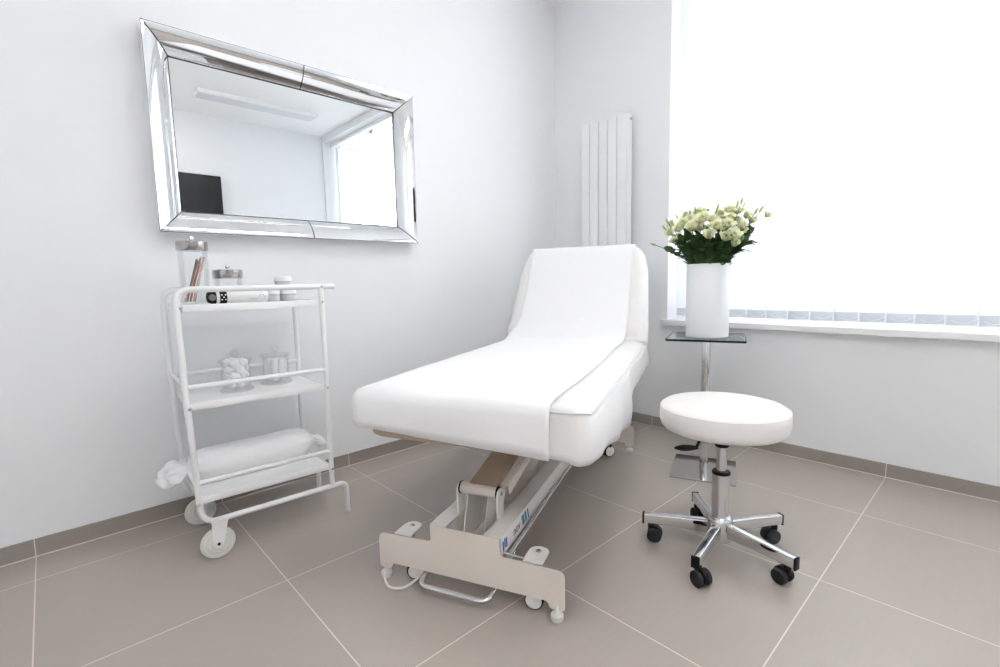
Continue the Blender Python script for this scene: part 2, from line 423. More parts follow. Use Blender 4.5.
for y in (-.018, D-.018):
    w = obj('wheel', lathe(new(), wprof, 40, T(.047, y, .056) @ Rx(PI/2)), M['wheel'], tr)
    g = new()
    for r in (.044, .029): 
        for yy in (-.0105, ) : tube(g, [(.047+r*math.cos(a), y-(.0085 if r > .04 else .0112), .056+r*math.sin(a)) for a in [2*PI*k/32 for k in range(32)]], .0012, 6, closed=True)
    obj('rim_ring', g, M['trolley'], w)
    br = new(); poly = rpoly([(.030, .140), (.082, .140), (.064, .056), (.056, .041), (.038, .041), (.030, .056)], .006, 3)
    prism(br, poly, .003, T(0, y-.0145, 0) @ Rx(PI/2)); 
    box(br, (.056, y-.0045, .137), (.052, .022, .006), .001)
    k = obj('wheel_bracket', br, M['trolley'], tr)
    obj('axle', cyl(new(), (.047, y-.019, .056), (.047, y+.014, .056), .0055, 12, .001), M['rubber'], k)

# ------------------------------------------------------------------ things on the trolley
def lidded_jar(name, label, x, y, z, r, h, knob=.008, lidh=.030):
    j = thing(name, label, 'jar', (x, y, z))
    g = [(r*.7, .0), (r-.004, 0), (r, .004), (r, h-.004), (r-.001, h), (r-.0035, h), (r-.0035, .008), (r*.6, .006)]
    obj('glass_body', lathe(new(), g, 40), M['jar_glass'], j, sharp=60)
    l = obj('lid', lathe(new(), [(r*.8, h-.003), (r+.001, h-.003), (r+.003, h), (r+.003, h+lidh-.003), (r+.0005, h+lidh), (r*.3, h+lidh+.001), (.004, h+lidh+.001)], 40), M['lid'], j)
    k = new(); lathe(k, [(.004, h+lidh), (.003, h+lidh+.004), (knob*.8, h+lidh+.007), (knob, h+lidh+.012), (knob*.7, h+lidh+.017), (.001, h+lidh+.019)], 20)
    obj('knob', k, M['brushed'], l)
    return j
ztop = SZ[0]
J1 = (.404, 2.065, ztop+.0005)
lidded_jar('glass_jar', 'tall glass jar with chrome lid holding brown sticks on the trolley top', *J1, .0475, .197)
# sticks leaning inside the tall jar
random.seed(3)
sticks = [((-.032, -.014), (.014, .010), .165, 0), ((-.024, -.022), (.024, -.004), .170, 0), ((-.036, .004), (.030, .014), .150, 1), ((-.015, -.028), (.034, -.010), .168, 1), ((-.028, .018), (.020, .026), .160, 0), ((-.008, -.012), (.036, .004), .172, 0), ((-.004, .02), (.030, -.018), .166, 1)]
dsc = ['brown wooden stick leaning in the tall glass jar', 'pale wooden stick leaning in the tall glass jar']
for (a, c, zz, k) in sticks:
    p0 = Vector((J1[0]+a[0], J1[1]+a[1], ztop+.0115)); p1 = Vector((J1[0]+c[0], J1[1]+c[1], ztop+zz))
    bm = new(); tube(bm, [p0, p0.lerp(p1, .5), p1], .0034, 10)
    s = obj('wooden_stick', bm, M['stickpale' if k else 'stickwood'])
    tag(s, dsc[k], 'stick', 'brown sticks in the tall jar' if not k else 'pale sticks in the tall jar')
J2 = (.519, 2.085, ztop+.0005)
lidded_jar('glass_jar', 'short glass jar with chrome lid behind the white device on the trolley top', *J2, .049, .096, lidh=.030)
random.seed(11)
for i in range(7):
    a = i*2*PI/6; rr = .022 if i < 6 else 0
    bm = new(); ball(bm, (0, 0, 0), .0165, seg=14)
    for v in bm.verts: v.co *= 1+.12*noise.noise(v.co*90+Vector((i*3, 0, 0)))
    o = obj('cotton_ball', bm, M['cotton']); o.location = (J2[0]+rr*math.cos(a), J2[1]+rr*math.sin(a), ztop+.0255)
    tag(o, 'white cotton ball inside the short chrome lidded jar', 'cotton ball', 'cotton balls in the short jar')
# hand held device
dv = thing('handheld_device', 'white tubular device with a black round end lying on the trolley top', 'device', (.415, 1.972, ztop+.0245), 0)
R_ = .0235
obj('body', lathe(new(), [(.012, .0), (.0225, .001), (R_, .004), (R_, .174), (R_-.002, .180), (.012, .183)], 32, T(.024, 0, 0) @ Ry(PI/2)), M['tube_white'], dv)
obj('end_cap', lathe(new(), [(.010, -.024), (.018, -.021), (.0222, -.012), (.0236, .0), (.0236, .004)], 32, T(.026, 0, 0) @ Ry(PI/2)), M['black'], dv)
rg = new(); tube(rg, [(.031, .0243*math.cos(a), .0243*math.sin(a)) for a in [2*PI*k/32 for k in range(32)]], .0022, 8, closed=True); obj('ring', rg, M['tube_white'], dv)
ln = new(); lathe(ln, [(.003, .003), (.0105, .003), (.012, .001), (.012, -.004)], 24, T(.016, -.0215, .0) @ Rx(PI/2)); obj('lens', ln, M['grey_disc'], dv)
def arc_patch(x0, x1, a0, a1, r, th=.0012):
    bm = new(); n = 10; rings = []
    for x in (x0, x1):
        o = [(x, -(r+th)*math.cos(a0+(a1-a0)*i/n), (r+th)*math.sin(a0+(a1-a0)*i/n)) for i in range(n+1)]
        q = [(x, -(r-.002)*math.cos(a0+(a1-a0)*i/n), (r-.002)*math.sin(a0+(a1-a0)*i/n)) for i in range(n, -1, -1)]
        rings.append(o+q)
    return loft(bm, rings)
kp = obj('keypad', arc_patch(.040, .063, -1.2, 1.2, R_), M['black'], dv)
for bx, ba in ((.046, .35), (.046, -.35), (.052, 0), (.058, .35), (.058, -.35)):
    r = R_+.0012; obj('button', cyl(new(), (bx, -(r-.001)*math.cos(ba), (r-.001)*math.sin(ba)), (bx, -(r+.001)*math.cos(ba), (r+.001)*math.sin(ba)), .0028, 10, .0005), M['tube_white'], kp)
em = new(); r = R_+.0006
tube(em, [(.180+.010*math.cos(a), -r*math.cos(.55*math.sin(a)-.25), r*math.sin(.55*math.sin(a)-.25)) for a in [PI*.05+PI*.9*k/10 for k in range(11)]], .0009, 6)
tube(em, [(.135+.004*k, -r*math.cos(-.42), r*math.sin(-.42)+.0008*(k % 2)) for k in range(9)], .0008, 6)
obj('emblem', em, M['jar_band'], dv)
# cream jars
def cream_jar(label, x, y, z):
    j = thing('cream_jar', label, 'jar', (x, y, z))
    obj('body', lathe(new(), [(.02, 0), (.028, .0005), (.030, .004), (.030, .026), (.027, .028), (.02, .0285)], 36), M['jar_pale'], j)
    obj('band', lathe(new(), [(.0295, .001), (.0306, .002), (.0306, .0045), (.0295, .0055)], 36), M['jar_band'], j)
    obj('band', lathe(new(), [(.029, .0245), (.0312, .0248), (.0312, .0290), (.029, .0292)], 36), M['jar_band'], j)
    obj('lid', lathe(new(), [(.0265, .0285), (.031, .0285), (.0318, .030), (.0318, .045), (.0305, .048), (.024, .049), (.001, .0492)], 36), M['gloss_white'], j)
    return j
zj = ztop+.0005
cream_jar('pale cosmetic jar with white lid beside the white device, left of the lower pair', .648, 2.005, zj)
cream_jar('pale cosmetic jar with white lid, right one of the lower pair', .713, 2.010, zj)
cream_jar('pale cosmetic jar with white lid stacked on top of two others', .698, 2.015, zj+.0495)
# glass jars with ring knobs on the middle shelf
def cotton_jar(label, x, y, z, rz):
    j = thing('cotton_jar', label, 'jar', (x, y, z), rz)
    r, h = .050, .112
    obj('glass_body', lathe(new(), [(.03, 0), (.057, 0), (.060, .003), (.057, .008), (.0515, .012), (r, .018), (r, h-.004), (r-.001, h), (r-.0035, h), (r-.0035, .018), (.04, .013)], 44), M['jar_glass'], j, sharp=60)
    l = obj('lid', lathe(new(), [(r-.008, h-.004), (r-.006, h+.001), (.057, h+.001), (.0595, h+.004), (.057, h+.008), (.03, h+.012), (.008, h+.015), (.006, h+.018), (.002, h+.018)], 44), M['jar_glass'], j, sharp=60)
    k = new(); tube(k, [(0.0125*math.cos(a), 0, h+.031+.0125*math.sin(a)) for a in [2*PI*q/24 for q in range(24)]], .0048, 10, closed=True)
    obj('ring_knob', k, M['jar_glass'], l, sharp=60)
    return j
G1 = (.510, 2.045, SZ[1]+.0005); G2 = (.668, 2.075, SZ[1]+.0005)
cotton_jar('left ring-knobbed glass jar filled with cotton wool balls on the middle shelf', *G1, .3)
cotton_jar('right ring-knobbed glass jar filled with upright cotton rolls on the middle shelf', *G2, -.2)
n = 0
for lay in range(4):
    for i in range(6):
        a = i*2*PI/5+lay*.6
        bm = new(); ball(bm, (0, 0, 0), .0185, seg=14)
        for v in bm.verts: v.co *= 1+.25*noise.noise(v.co*80+Vector((n*3, 5, 0)))
        o = obj('cotton_ball', bm, M['cotton']); q = .0285 if i < 5 else 0; o.location = (G1[0]+q*math.cos(a), G1[1]+q*math.sin(a), SZ[1]+.0325+lay*.0245)
        tag(o, 'white cotton ball inside the left ring-knobbed jar', 'cotton ball', 'cotton balls in the left jar'); n += 1
for i in range(7):
    a = i*2*PI/6; rr = .029 if i < 6 else 0
    bm = new(); lathe(bm, [(.004, 0), (.011, .002), (.0140, .012), (.0143, .05), (.0138, .076), (.010, .086), (.002, .089)], 16)
    for v in bm.verts: v.co += Vector((v.co.x, v.co.y, 0))*.15*noise.noise(v.co*60+Vector((i*4, 1, 0)))
    o = obj('cotton_roll', bm, M['cotton']); o.location = (G2[0]+rr*math.cos(a), G2[1]+rr*math.sin(a), SZ[1]+.0145)
    tag(o, 'white cotton roll standing inside the right ring-knobbed jar', 'cotton roll', 'cotton rolls in the right jar')
# bolster with bunched ends
bo = thing('bolster_pillow', 'white bolster pillow with bunched ends lying on the bottom shelf of the trolley', 'pillow', (.556, 2.055, SZ[2]+.0665))
def bolster():
    bm = new(); rings = []; L = .208
    st = [(-L-.028, .018), (-L-.018, .022), (-L-.004, .042), (-L+.012, .056), (-L+.035, .063)]
    st += [(-L+.035+k*(2*L-.07)/14, .065) for k in range(1, 14)] + [(L-.035, .063), (L-.012, .056), (L+.004, .042), (L+.018, .022), (L+.028, .018)]
    for x, r in st:
        ring = []
        for k in range(40):
            a = 2*PI*k/40
            gath = max(0, (abs(x)-L+.06)/.09); w = 1+.09*min(1, gath)*math.sin(a*11+1.3*math.copysign(1, x)) + .03*noise.noise(Vector((x*9, math.cos(a)*1.2, math.sin(a)*1.2)))
            zz = math.sin(a)*r*w; 
            ring.append((x, math.cos(a)*r*w*1.06, max(zz, -.0655)))
        rings.append(ring)
    return loft(bm, rings)
obj('body', bolster(), M['linen'], bo, sharp=80)
def ruffle(sgn, ln, big):
    """gathered cloth fanning out from the tie and folding back in on itself"""
    bm = new(); rings = []; nk = 15
    for k in range(nk):
        s = k/(nk-1)
        q = min(1, s/.55); r = .017+(big-.017)*q**.8
        if s > .55: p_ = (s-.55)/.45; r = big*math.sqrt(max(.01, 1-p_**2.2))
        x = ln*(s if s < .55 else .55+.45*math.sin((s-.55)/.45*PI/2))
        ring = []
        for j in range(64):
            a = 2*PI*j/64; f = min(1, s/.5)
            w = 1+f*(.06*math.sin(a*3+sgn)+.10*math.sin(a*8+2*sgn+x*30)+.05*math.sin(a*13))
            dx = f*(.012*math.sin(a+2.6)+.006*math.sin(a*5))
            z = math.sin(a)*r*w*.80-.010*f
            ring.append((sgn*(.232+x+dx), math.cos(a)*r*w, max(z, -.0655)))
        rings.append(ring)
    return loft(bm, rings)
obj('bunched_end', ruffle(-1, .078, .056), M['linen'], bo, sharp=80)
obj('bunched_end', ruffle(1, .046, .032), M['linen'], bo, sharp=80)
for sgn in (-1, 1):
    tb = new(); tube(tb, [(sgn*.234, .0195*math.cos(a), .0195*math.sin(a)) for a in [2*PI*k/24 for k in range(24)]], .0035, 8, closed=True)
    obj('tie', tb, M['linen'], bo)

# ------------------------------------------------------------------ treatment table
TA = math.radians(24.0)
bed = thing('treatment_table', 'white treatment table with raised backrest on a beige lifting base', 'treatment table', (.8552, 1.0945, 0), TA)
# base end plates
def end_plate():
    P = [(-.312, .030), (-.312, .146), (-.117, .152), (-.117, .206), (.115, .206), (.115, .152), (.312, .146), (.312, .030), (.268, .030), (.262, .050), (-.262, .050), (-.268, .030)]
    rd = [.008, .02, .012, .002, .002, .012, .02, .008, .006, .006, .006, .006]
    return prism(new(), rpoly(P, rd, 5), .004, Matrix(((0, 0, 1, 0), (1, 0, 0, 0), (0, 1, 0, 0), (0, 0, 0, 1))), .001)
def tab_bm(v0, s):
    poly = rpoly([(0, v0-.030), (.088, v0-.030), (.088, v0+.030), (0, v0+.030)], [0, .03, .03, 0], 6)
    poly = [(x*s, y) for x, y in poly]
    return prism(new(), poly, .004, T(0, 0, .1535), .001)
def foot_bm(v0):
    bm = new(); lathe(bm, [(.006, .045), (.006, .020), (.0145, .0185), (.0178, .0165), (.0182, .005), (.016, .003), (.016, 0)], 24, T(.014, v0, 0)); return bm
def swivel_caster(v0, u0, parent, r=.0285, yaw=0.):
    c = obj('caster', cyl(new(), (u0, v0, .06), (u0, v0, .152), .007, 12, .001), M['chrome'], parent)
    h = new(); lathe(h, [(.010, .050), (.024, .050), (.026, .054), (.024, .062), (.010, .066)], 20, T(u0, v0, 0)); obj('hood', h, M['black'], c)
    for s in (-1, 1):
        XX = T(u0, v0, 0) @ Rz(yaw)
        obj('tyre', lathe(new(), [(r*.8, -.0085), (r*.93, -.0085), (r, -.005), (r, .005), (r*.93, .0085), (r*.8, .0085)], 28, XX @ T(0, s*.015, r) @ Rx(PI/2)), M['black'], c)
        obj('disc', lathe(new(), [(.001, -.0115), (r*.6, -.011), (r*.85, -.009), (r*.85, .009), (r*.6, .011), (.001, .0115)], 28, XX @ T(0, s*.015, r) @ Rx(PI/2)), M['beige_white'], c)
    return c
U1 = 1.440
for u0, s in ((0, 1), (U1, -1)):
    pl = obj('end_plate', end_plate(), M['beige'], bed); pl.location = (u0, 0, 0)
    for v0 in (.222, -.217):
        tb = obj('caster_tab', tab_bm(v0, s), M['beige_white'], pl)
    for v0 in (.222, -.217):
        sc = new(); lathe(sc, [(.009, .1555), (.009, .158), (.006, .1605), (.004, .159), (.001, .159)], 16, T(.060*s, v0, 0)); obj('screw', sc, M['chrome'], pl)
    for v0 in (.289, -.289):
        f = obj('levelling_foot', foot_bm(v0), M['wheel'], bed); f.location = (u0-.014+ (0 if s > 0 else 0), 0, 0)
    for v0, yw in ((.200, -1.0), (-.212, -1.45)): swivel_caster(v0 if s > 0 else v0*.88, u0+(.036 if s > 0 else -.105), bed, r=.0285 if s > 0 else .032, yaw=yw if s > 0 else -.75)
# side rails (channels) and pan between them
for s in (-1, 1):
    bm = new(); box(bm, (U1/2, s*.0915, .2045), (U1-.008, .059, .003)); box(bm, (U1/2, s*.1195, .176), (U1-.008, .003, .059), .0008); box(bm, (U1/2, s*.1045, .148), (U1-.008, .033, .003)); box(bm, (U1/2, s*.0635, .186), (U1-.008, .003, .04))
    rail = obj('side_rail', bm, M['beige_white'], bed)
obj('base_pan', box(new(), (U1/2, 0, .085), (U1-.01, .14, .004), .001), M['beige'], bed)
cr = new(); box(cr, (.50, 0, .145), (.10, .12, .10), .006); obj('actuator_housing', cr, M['beige'], bed)
obj('actuator', cyl(new(), (.56, .0, .16), (1.05, 0, .30), .026, 20, .004), M['beige_white'], bed)
# front lever tower
for v0 in (.071, -.069):
    bm = new(); prism(bm, rpoly([(.098, .10), (.142, .10), (.142, .300), (.098, .300)], [.0, 0, .018, .018], 6), .006, T(0, v0, 0) @ Rx(PI/2), .001); obj('post', bm, M['beige_white'], bed)
    sc = new(); y = v0+math.copysign(.003, v0); cyl(sc, (.12, y, .285), (.12, y+math.copysign(.006, v0), .285), .007, 12, .001); obj('bolt', sc, M['chrome'], bed)
obj('cross_tube', cyl(new(), (.12, .067, .287), (.12, -.065, .287), .0185, 24, .001), M['beige'], bed)
for v0 in (.066, -.064): obj('collar', cyl(new(), (.12, v0-.0025, .287), (.12, v0+.0025, .287), .0205, 24), M['black'], bed)
for v0 in (.042, -.030):
    bm = new(); prism(bm, [(.120, .275), (.092, .20), (.066, .10), (.078, .10), (.20, .14), (.30, .30), (.20, .312)], .004, T(0, v0, 0) @ Rx(PI/2)); obj('lever_plate', bm, M['beige_white'], bed)
def arm(u0, z0, u1, z1, va, vb, th=.03):
    bm = new(); d = Vector((u1-u0, 0, z1-z0)); L = d.length; ang = math.atan2(d.z, d.x); X = T(u0, 0, z0) @ Ry(-ang)
    box(bm, (L/2, (va+vb)/2, 0), (L, vb-va, .004), .001, 2, X)
    for y in (va, vb): box(bm, (L/2, y, -th/2), (L, .004, th), .001, 2, X)
    return bm
obj('lift_arm', arm(.118, .305, 1.02, .500, -.056, .036), M['bronze'], bed, label='brown upper lift arm')
obj('lift_arm', arm(.150, .300, 1.02, .487, -.088, -.060, .03), M['beige_white'], bed)
obj('lift_arm', arm(.50, .135, 1.30, .46, -.058, .05, .04), M['beige'], bed)
# top frame under the mattress
obj('under_board', prism(new(), rpoly([(-.045, -.32), (1.26, -.32), (1.26, .32), (-.045, .32)], .09, 8), .022, T(0, 0, .499), .003), M['board'], bed)
fr = new()
for s in (-1, 1): box(fr, (.68, s*.16, .485), (1.16, .035, .03), .003)
for u in (.20, .72, 1.20): box(fr, (u, 0, .486), (.03, .30, .028), .003)
obj('top_frame', fr, M['beige_white'], bed)
obj('frame_bolt', cyl(new(), (.155, .045, .488), (.155, .045, .476), .008, 12, .001), M['black'], bed)
# foot control bar and rod
obj('control_bar', tube(new(), fillet([(.16, .140, .075), (-.040, .142, .026), (-.040, -.092, .026), (.16, -.098, .075)], .032, 7), .0085, 14), M['chrome'], bed)
obj('control_rod', tube(new(), [(.004, -.140, .150), (.5, -.140, .160), (1.42, -.140, .160)], .0062, 12), M['chrome'], bed)
obj('rod_bracket', tube(new(), [(.014, -.119, .158), (.016, -.20, .150)], .0042, 10), M['chrome'], bed)
obj('cable', tube(new(), fillet([(-.012, .288, .022), (-.030, .275, .0042), (-.060, .235, .0042), (-.040, .190, .0042), (.03, .165, .02), (.10, .12, .06)], .04, 6), .0038, 8), M['beige_white'], bed)

# --- mattress as lofted rounded sections
HWM = .366; HWR = .381          # half widths: left, right (looser cover)
def section(hw_, top, bot, rt_v, rt_n, rb, m=8):
    """closed (v, n) outline"""
    out = []
    for k in range(m+1):          # top right (v<0) going to v-
        a = PI/2*k/m; out.append((-(hw_-rt_v)-rt_v*math.sin(a), top-rt_n+rt_n*math.cos(a)))
    for k in range(m+1):
        a = PI/2*k/m; out.append((-(hw_-rb)-rb*math.cos(a), bot+rb-rb*math.sin(a)))
    for k in range(m+1):
        a = PI/2*k/m; out.append(((hw_-rb)+rb*math.sin(a), bot+rb-rb*math.cos(a)))
    for k in range(m+1):
        a = PI/2*k/m; out.append(((hw_-rt_v)+rt_v*math.cos(a), top-rt_n+rt_n*math.sin(a)))
    return out
RV, RN = .075, .060
RVR, RNR = .088, .040
def top_off(v):
    if v < 0: q, rv, rn = -v-(HWR-RVR), RVR, RNR
    else: q, rv, rn = v-(HWM-RV), RV, RN
    if q <= 0: return 0.
    return -rn*(1-math.sqrt(max(0, 1-min(1, q/rv)**2)))
def section2(il, top, bot, m=8):
    """mattress outline with different left and right roundings"""
    out = []; rb = .02; hl, hr = HWM-il, HWR-il
    for k in range(m+1): a = PI/2*k/m; out.append((-(hr-RVR)-RVR*math.sin(a), top-RNR+RNR*math.cos(a)))
    for k in range(m+1): a = PI/2*k/m; out.append((-(hr-rb)-rb*math.cos(a), bot+rb-rb*math.sin(a)))
    for k in range(m+1): a = PI/2*k/m; out.append(((hl-rb)+rb*math.sin(a), bot+rb-rb*math.cos(a)))
    for k in range(m+1): a = PI/2*k/m; out.append(((hl-RV)+RV*math.cos(a), top-RN+RN*math.sin(a)))
    return out
def ztop_at(u): return .634+.004*math.sin(u*3)+(.010*max(0, u-.6)/.7)
bm = new(); rings = []; u0, u1 = -.050, 1.375; re = .024
sts = [(u0+re*(1-math.sin(a)), re*(1-math.cos(a))) for a in [PI/2*k/7 for k in range(8)]]
sts += [(u0+re+(u1-u0-2*re)*k/24, 0) for k in range(1, 24)]
sts += [(u1-re+re*math.sin(a), re*(1-math.cos(a))) for a in [PI/2*k/7 for k in range(8)]]
for u, ins in sts:
    z = ztop_at(u); ring = []
    for v, n_ in section2(ins, -ins*.7, -.115+ins*.4):
        q = Vector((u, v, z+n_)); w = noise.noise(q*7)*.004
        ring.append((q.x, q.y+(w if abs(v) > .3 else 0), q.z+w*.5))
    rings.append(ring)
loft(bm, rings)
mt = obj('mattress', bm, M['bed'], bed, sharp=60)
# hanging skirt of the fitted cover: from the front face round the right-hand corner and along the side
def skirt(path, zt_, zb_, flare):
    bm = new(); rows = 7; rings = []
    n = len(path)
    for r in range(rows+1):
        s = r/rows; row = []
        for i, (u, v) in enumerate(path):
            a = path[max(0, i-1)]; c = path[min(n-1, i+1)]
            tx, ty = c[0]-a[0], c[1]-a[1]; L = math.hypot(tx, ty) or 1; nx, ny = ty/L, -tx/L
            q = i/(n-1); z = zt_(q, u)+(zb_(q, u)-zt_(q, u))*s
            f = flare*min(1, max(0, (q-.2)*6))*math.sin(s*PI*.75)+ (.004*s*math.sin(u*23+v*17)+.005*noise.noise(Vector((u*6, v*6, z*8))))*min(1, max(.1, (q-.2)*5))
            row.append((u+nx*f, v+ny*f, z))
        rings.append(row)
    loft(bm, rings, close=False); return bm
pth = [(-.052, .25-.07*k) for k in range(8)] + [(p.x, p.y) for p in fillet([(-.054, -.26, 0), (-.056, -.383, 0), (.05, -.383, 0)], .085, 10)[1:-1]] + [(.05+.66*k/24, -.383) for k in range(25)]
def zb_main(q, u):
    base = .476-.086*min(1, max(0, u+.02)/.67)
    return base
def zt_main(q, u):
    b = min(1, max(0, (u+.056)/.09)); b = b*b*(3-2*b)
    return ztop_at(max(u, -.01))-RNR+.001+.020*(1-b)
def piping(path):
    n = len(path); out = []
    for i, (u, v) in enumerate(path):
        if v > -.24: continue
        a, c = path[max(0, i-1)], path[min(n-1, i+1)]; L = math.hypot(c[0]-a[0], c[1]-a[1]); nx, ny = (c[1]-a[1])/L, -(c[0]-a[0])/L
        out.append((u+nx*.002, v+ny*.002, zt_main(i/(n-1), u)))
    return tube(new(), out, .003, 8)
# left part of the front face is shorter
o = obj('cover_skirt', skirt(pth, lambda q, u: zt_main(q, u)-(.0 if q > .2 else 0), lambda q, u: zb_main(q, u)+(.036*(1-q/.26) if q < .26 else 0), .016), M['bed'], mt, sharp=70)
md = o.modifiers.new('thick', 'SOLIDIFY'); md.thickness = .002; md.offset = 0
pth2 = [(.70+.62*k/18, -.383) for k in range(19)] + [(p.x, p.y) for p in fillet([(1.32, -.383, 0), (1.385, -.383, 0), (1.385, -.25, 0)], .05, 6)[1:]]
o = obj('cover_skirt', skirt(pth2, zt_main, lambda q, u: (.497-.012*math.sin(u*9)) if u > .86 else .395+(u-.70)/.16*.10, .012), M['bed'], mt, sharp=70)
md = o.modifiers.new('thick', 'SOLIDIFY'); md.thickness = .002; md.offset = 0
obj('piping', piping(pth), M['bed'], mt); obj('piping', piping(pth2), M['bed'], mt)
# --- backrest
BA = math.radians(61); bu, bz = 1.318, .690
bdir = Vector((math.cos(BA), 0, math.sin(BA))); bnor = Vector((-math.sin(BA), 0, math.cos(BA))); BL = .525
bm = new(); rings = []
HB = .354
def hw_back(s):   # width narrows with rounded top corners
    r = .19; d = BL-s; w = HB+.034*(1-max(0, s)/BL)
    if d >= r: return w
    return w-.060+.060*math.sqrt(max(0, 1-((r-d)/r)**2))
re = .035
bst = [(-.07+re*(1-math.sin(a)), re*(1-math.cos(a))) for a in [PI/2*k/6 for k in range(7)]]
bst += [(-.035+(BL-re+.035)*k/22, 0) for k in range(1, 22)]
bst += [(BL-re+re*math.sin(a), re*(1-math.cos(a))) for a in [PI/2*k/6 for k in range(7)]]
for s, ins in bst:
    ring = []
    for v, n_ in section(hw_back(min(s, BL-.012))-ins*.6, -ins*.8, -.115+ins*.8, .05, .042, .04):
        c = Vector((bu, 0, bz))+bdir*s+bnor*n_
        w = .006*noise.noise(Vector((s*9, v*5, n_*9)))+.003*math.sin(s*60+v*20)*max(0, abs(v)-.30)*14
        ring.append((c.x+bnor.x*w, v*(1+w*.8), c.z+bnor.z*w))
    rings.append(ring)
loft(bm, rings)
bk = obj('backrest', bm, M['bed'], bed, sharp=60)
obj('piping', tube(new(), [tuple(Vector((bu, 0, bz))+bdir*s+bnor*(-.044)+Vector((0, -hw_back(min(s, BL-.03))-.001, 0))) for s in [.0+.03*k for k in range(17)]], .003, 6), M['bed'], bk)
bf = new(); 
for v0 in (-.18, .18): box(bf, tuple(Vector((bu, v0, bz))+bdir*.20+bnor*(-.135)), (.40, .03, .03), .003, 2, None) if False else tube(bf, [tuple(Vector((bu, v0, bz))+bdir*(-.08)+bnor*(-.13)), tuple(Vector((bu, v0, bz))+bdir*.45+bnor*(-.13))], .013, 10)
tube(bf, [(1.20, 0, .49), (1.42, 0, .66)], .014, 10)
obj('backrest_frame', bf, M['beige'], bed)

# ------------------------------------------------------------------ paper sheet on the table
sh = new()
prof = [(-.0680, .486), (-.0695, .52), (-.070, .56), (-.068, .600), (-.061, .622), (-.045, .6345), (-.018, .640)]
prof += [(u, ztop_at(u)+.006) for u in [.03+.08*k for k in range(13)]]
crv = fillet([(1.03, 0, ztop_at(1.03)+.006), (1.262, 0, .652), tuple(Vector((bu, 0, bz))+bdir*.20+bnor*.007)], .30, 14)
prof += [(p.x, p.z) for p in crv[1:]]
for s in (.26, .33, .40, .46, BL-.03): 
    q = Vector((bu, 0, bz))+bdir*s+bnor*.0075; prof.append((q.x, q.z))
for a in (.35, .75, 1.2, 1.6):
    q = Vector((bu, 0, bz))+bdir*(BL-.036)+bnor*(-.036)+(bnor*math.cos(a)+bdir*math.sin(a))*.0435; prof.append((q.x, q.z))
q = Vector((bu, 0, bz))+bdir*(BL+.004)+bnor*(-.085); prof.append((q.x, q.z))
for dz in (.03, .10, .18, .25): prof.append((q.x+.055+.02*dz, q.z+.02-dz))
rows = []; n = len(prof)
VR, NV = -.292, 44
for i, (u, z) in enumerate(prof):
    q = i/(n-1); onflat = u < 1.12 and z < .70
    wl = .452 if onflat and u > -.02 else .300
    if u <= -.02: wl = .36
    if 1.03 < u < 1.40 and z < .95: wl = .452-(.452-.300)*min(1, max(0, (u-1.05)/.28))
    row = []
    vr = VR-.014*math.sin(PI*min(1, max(0, (u+.06)/.95)))
    for k in range(NV+1):
        w = vr+(wl-vr)*k/NV
        # arc position w -> (v, drop)
        flat = HWM-RV
        if onflat and w > flat:
            aa = (w-flat)/(.0705); aa = min(aa, PI/2)
            v = flat+(RV+.004)*math.sin(aa); dz = -(RN+.004)*(1-math.cos(aa)); ex = (w-flat)-.0705*PI/2
            if ex > 0: dz -= ex
        elif u <= -.02:
            v = w; dz = 0; ee = max(0, abs(w)-flat)/RV
            # front face rounds back at the left corner
            v = min(w, .362); uu = 0
        else:
            v, dz = w, 0
            if u < 1.3: dz = top_off(v)*(1 if v < 0 else .9)
        nn = .0022*noise.noise(Vector((u*7, v*7, z*7+3)))+.0012*noise.noise(Vector((u*22, v*22, z*22)))
        du = 0
        if u <= -.02 and w > .31: 
            e = (w-.31)/.05; du = .030*e*e; dz = -.018*e*e*(1 if z > .6 else 0)
        if i < 3: dz += (.034, .02, .008)[i]*min(1, max(0, (v+.30)/.6))
        row.append((u+du-nn*(1 if z > .72 or u < -.05 else 0), v, z+dz+nn))
    rows.append(row)
loft(sh, rows, close=False)
sheet = obj('paper_sheet', sh, M['sheet'], None, sharp=80)
sheet.location = (.8552, 1.0945, 0); sheet.rotation_euler = (0, 0, TA)
md = sheet.modifiers.new('thick', 'SOLIDIFY'); md.thickness = .0016; md.offset = 1
tag(sheet, 'long smooth white sheet draped over the treatment table and its backrest', 'sheet')

# printed marks on the right-hand rail
rl = [o for o in bed.children if o.name.startswith('side_rail')][0]   # the v<0 rail is first
def text_mesh(txt, size):
    cu = bpy.data.curves.new('lettering', 'FONT'); cu.body = txt; cu.size = size; cu.extrude = .0003
    o = bpy.data.objects.new('lettering', cu); C.objects.link(o)
    dg = bpy.context.evaluated_depsgraph_get(); me = bpy.data.meshes.new_from_object(o.evaluated_get(dg))
    bpy.data.objects.remove(o); return me
def put_text(txt, size, u, z, m, shear=0.):
    me = text_mesh(txt, size); me.materials.clear(); me.materials.append(m)
    o = bpy.data.objects.new('lettering', me); C.objects.link(o); o.parent = rl
    o.matrix_local = Matrix(((1, shear, 0, u), (0, 0, -1, -.1216), (0, 1, 0, z), (0, 0, 0, 1)))
    return o
put_text('nov', .040, .100, .163, M['navy'])
for k, (hgt, wd_) in enumerate(((.036, .020), (.038, .015), (.036, .010))):
    b = new(); prism(b, rpoly([(hgt*.3, 0), (hgt*.3+wd_, 0), (wd_, hgt), (0, hgt)], .004, 3), .0006, Matrix(((1, 0, 0, .172+k*.026), (0, 0, -1, -.1216), (0, 1, 0, .158), (0, 0, 0, 1))))
    obj('logo_mark', b, M['teal'], rl)
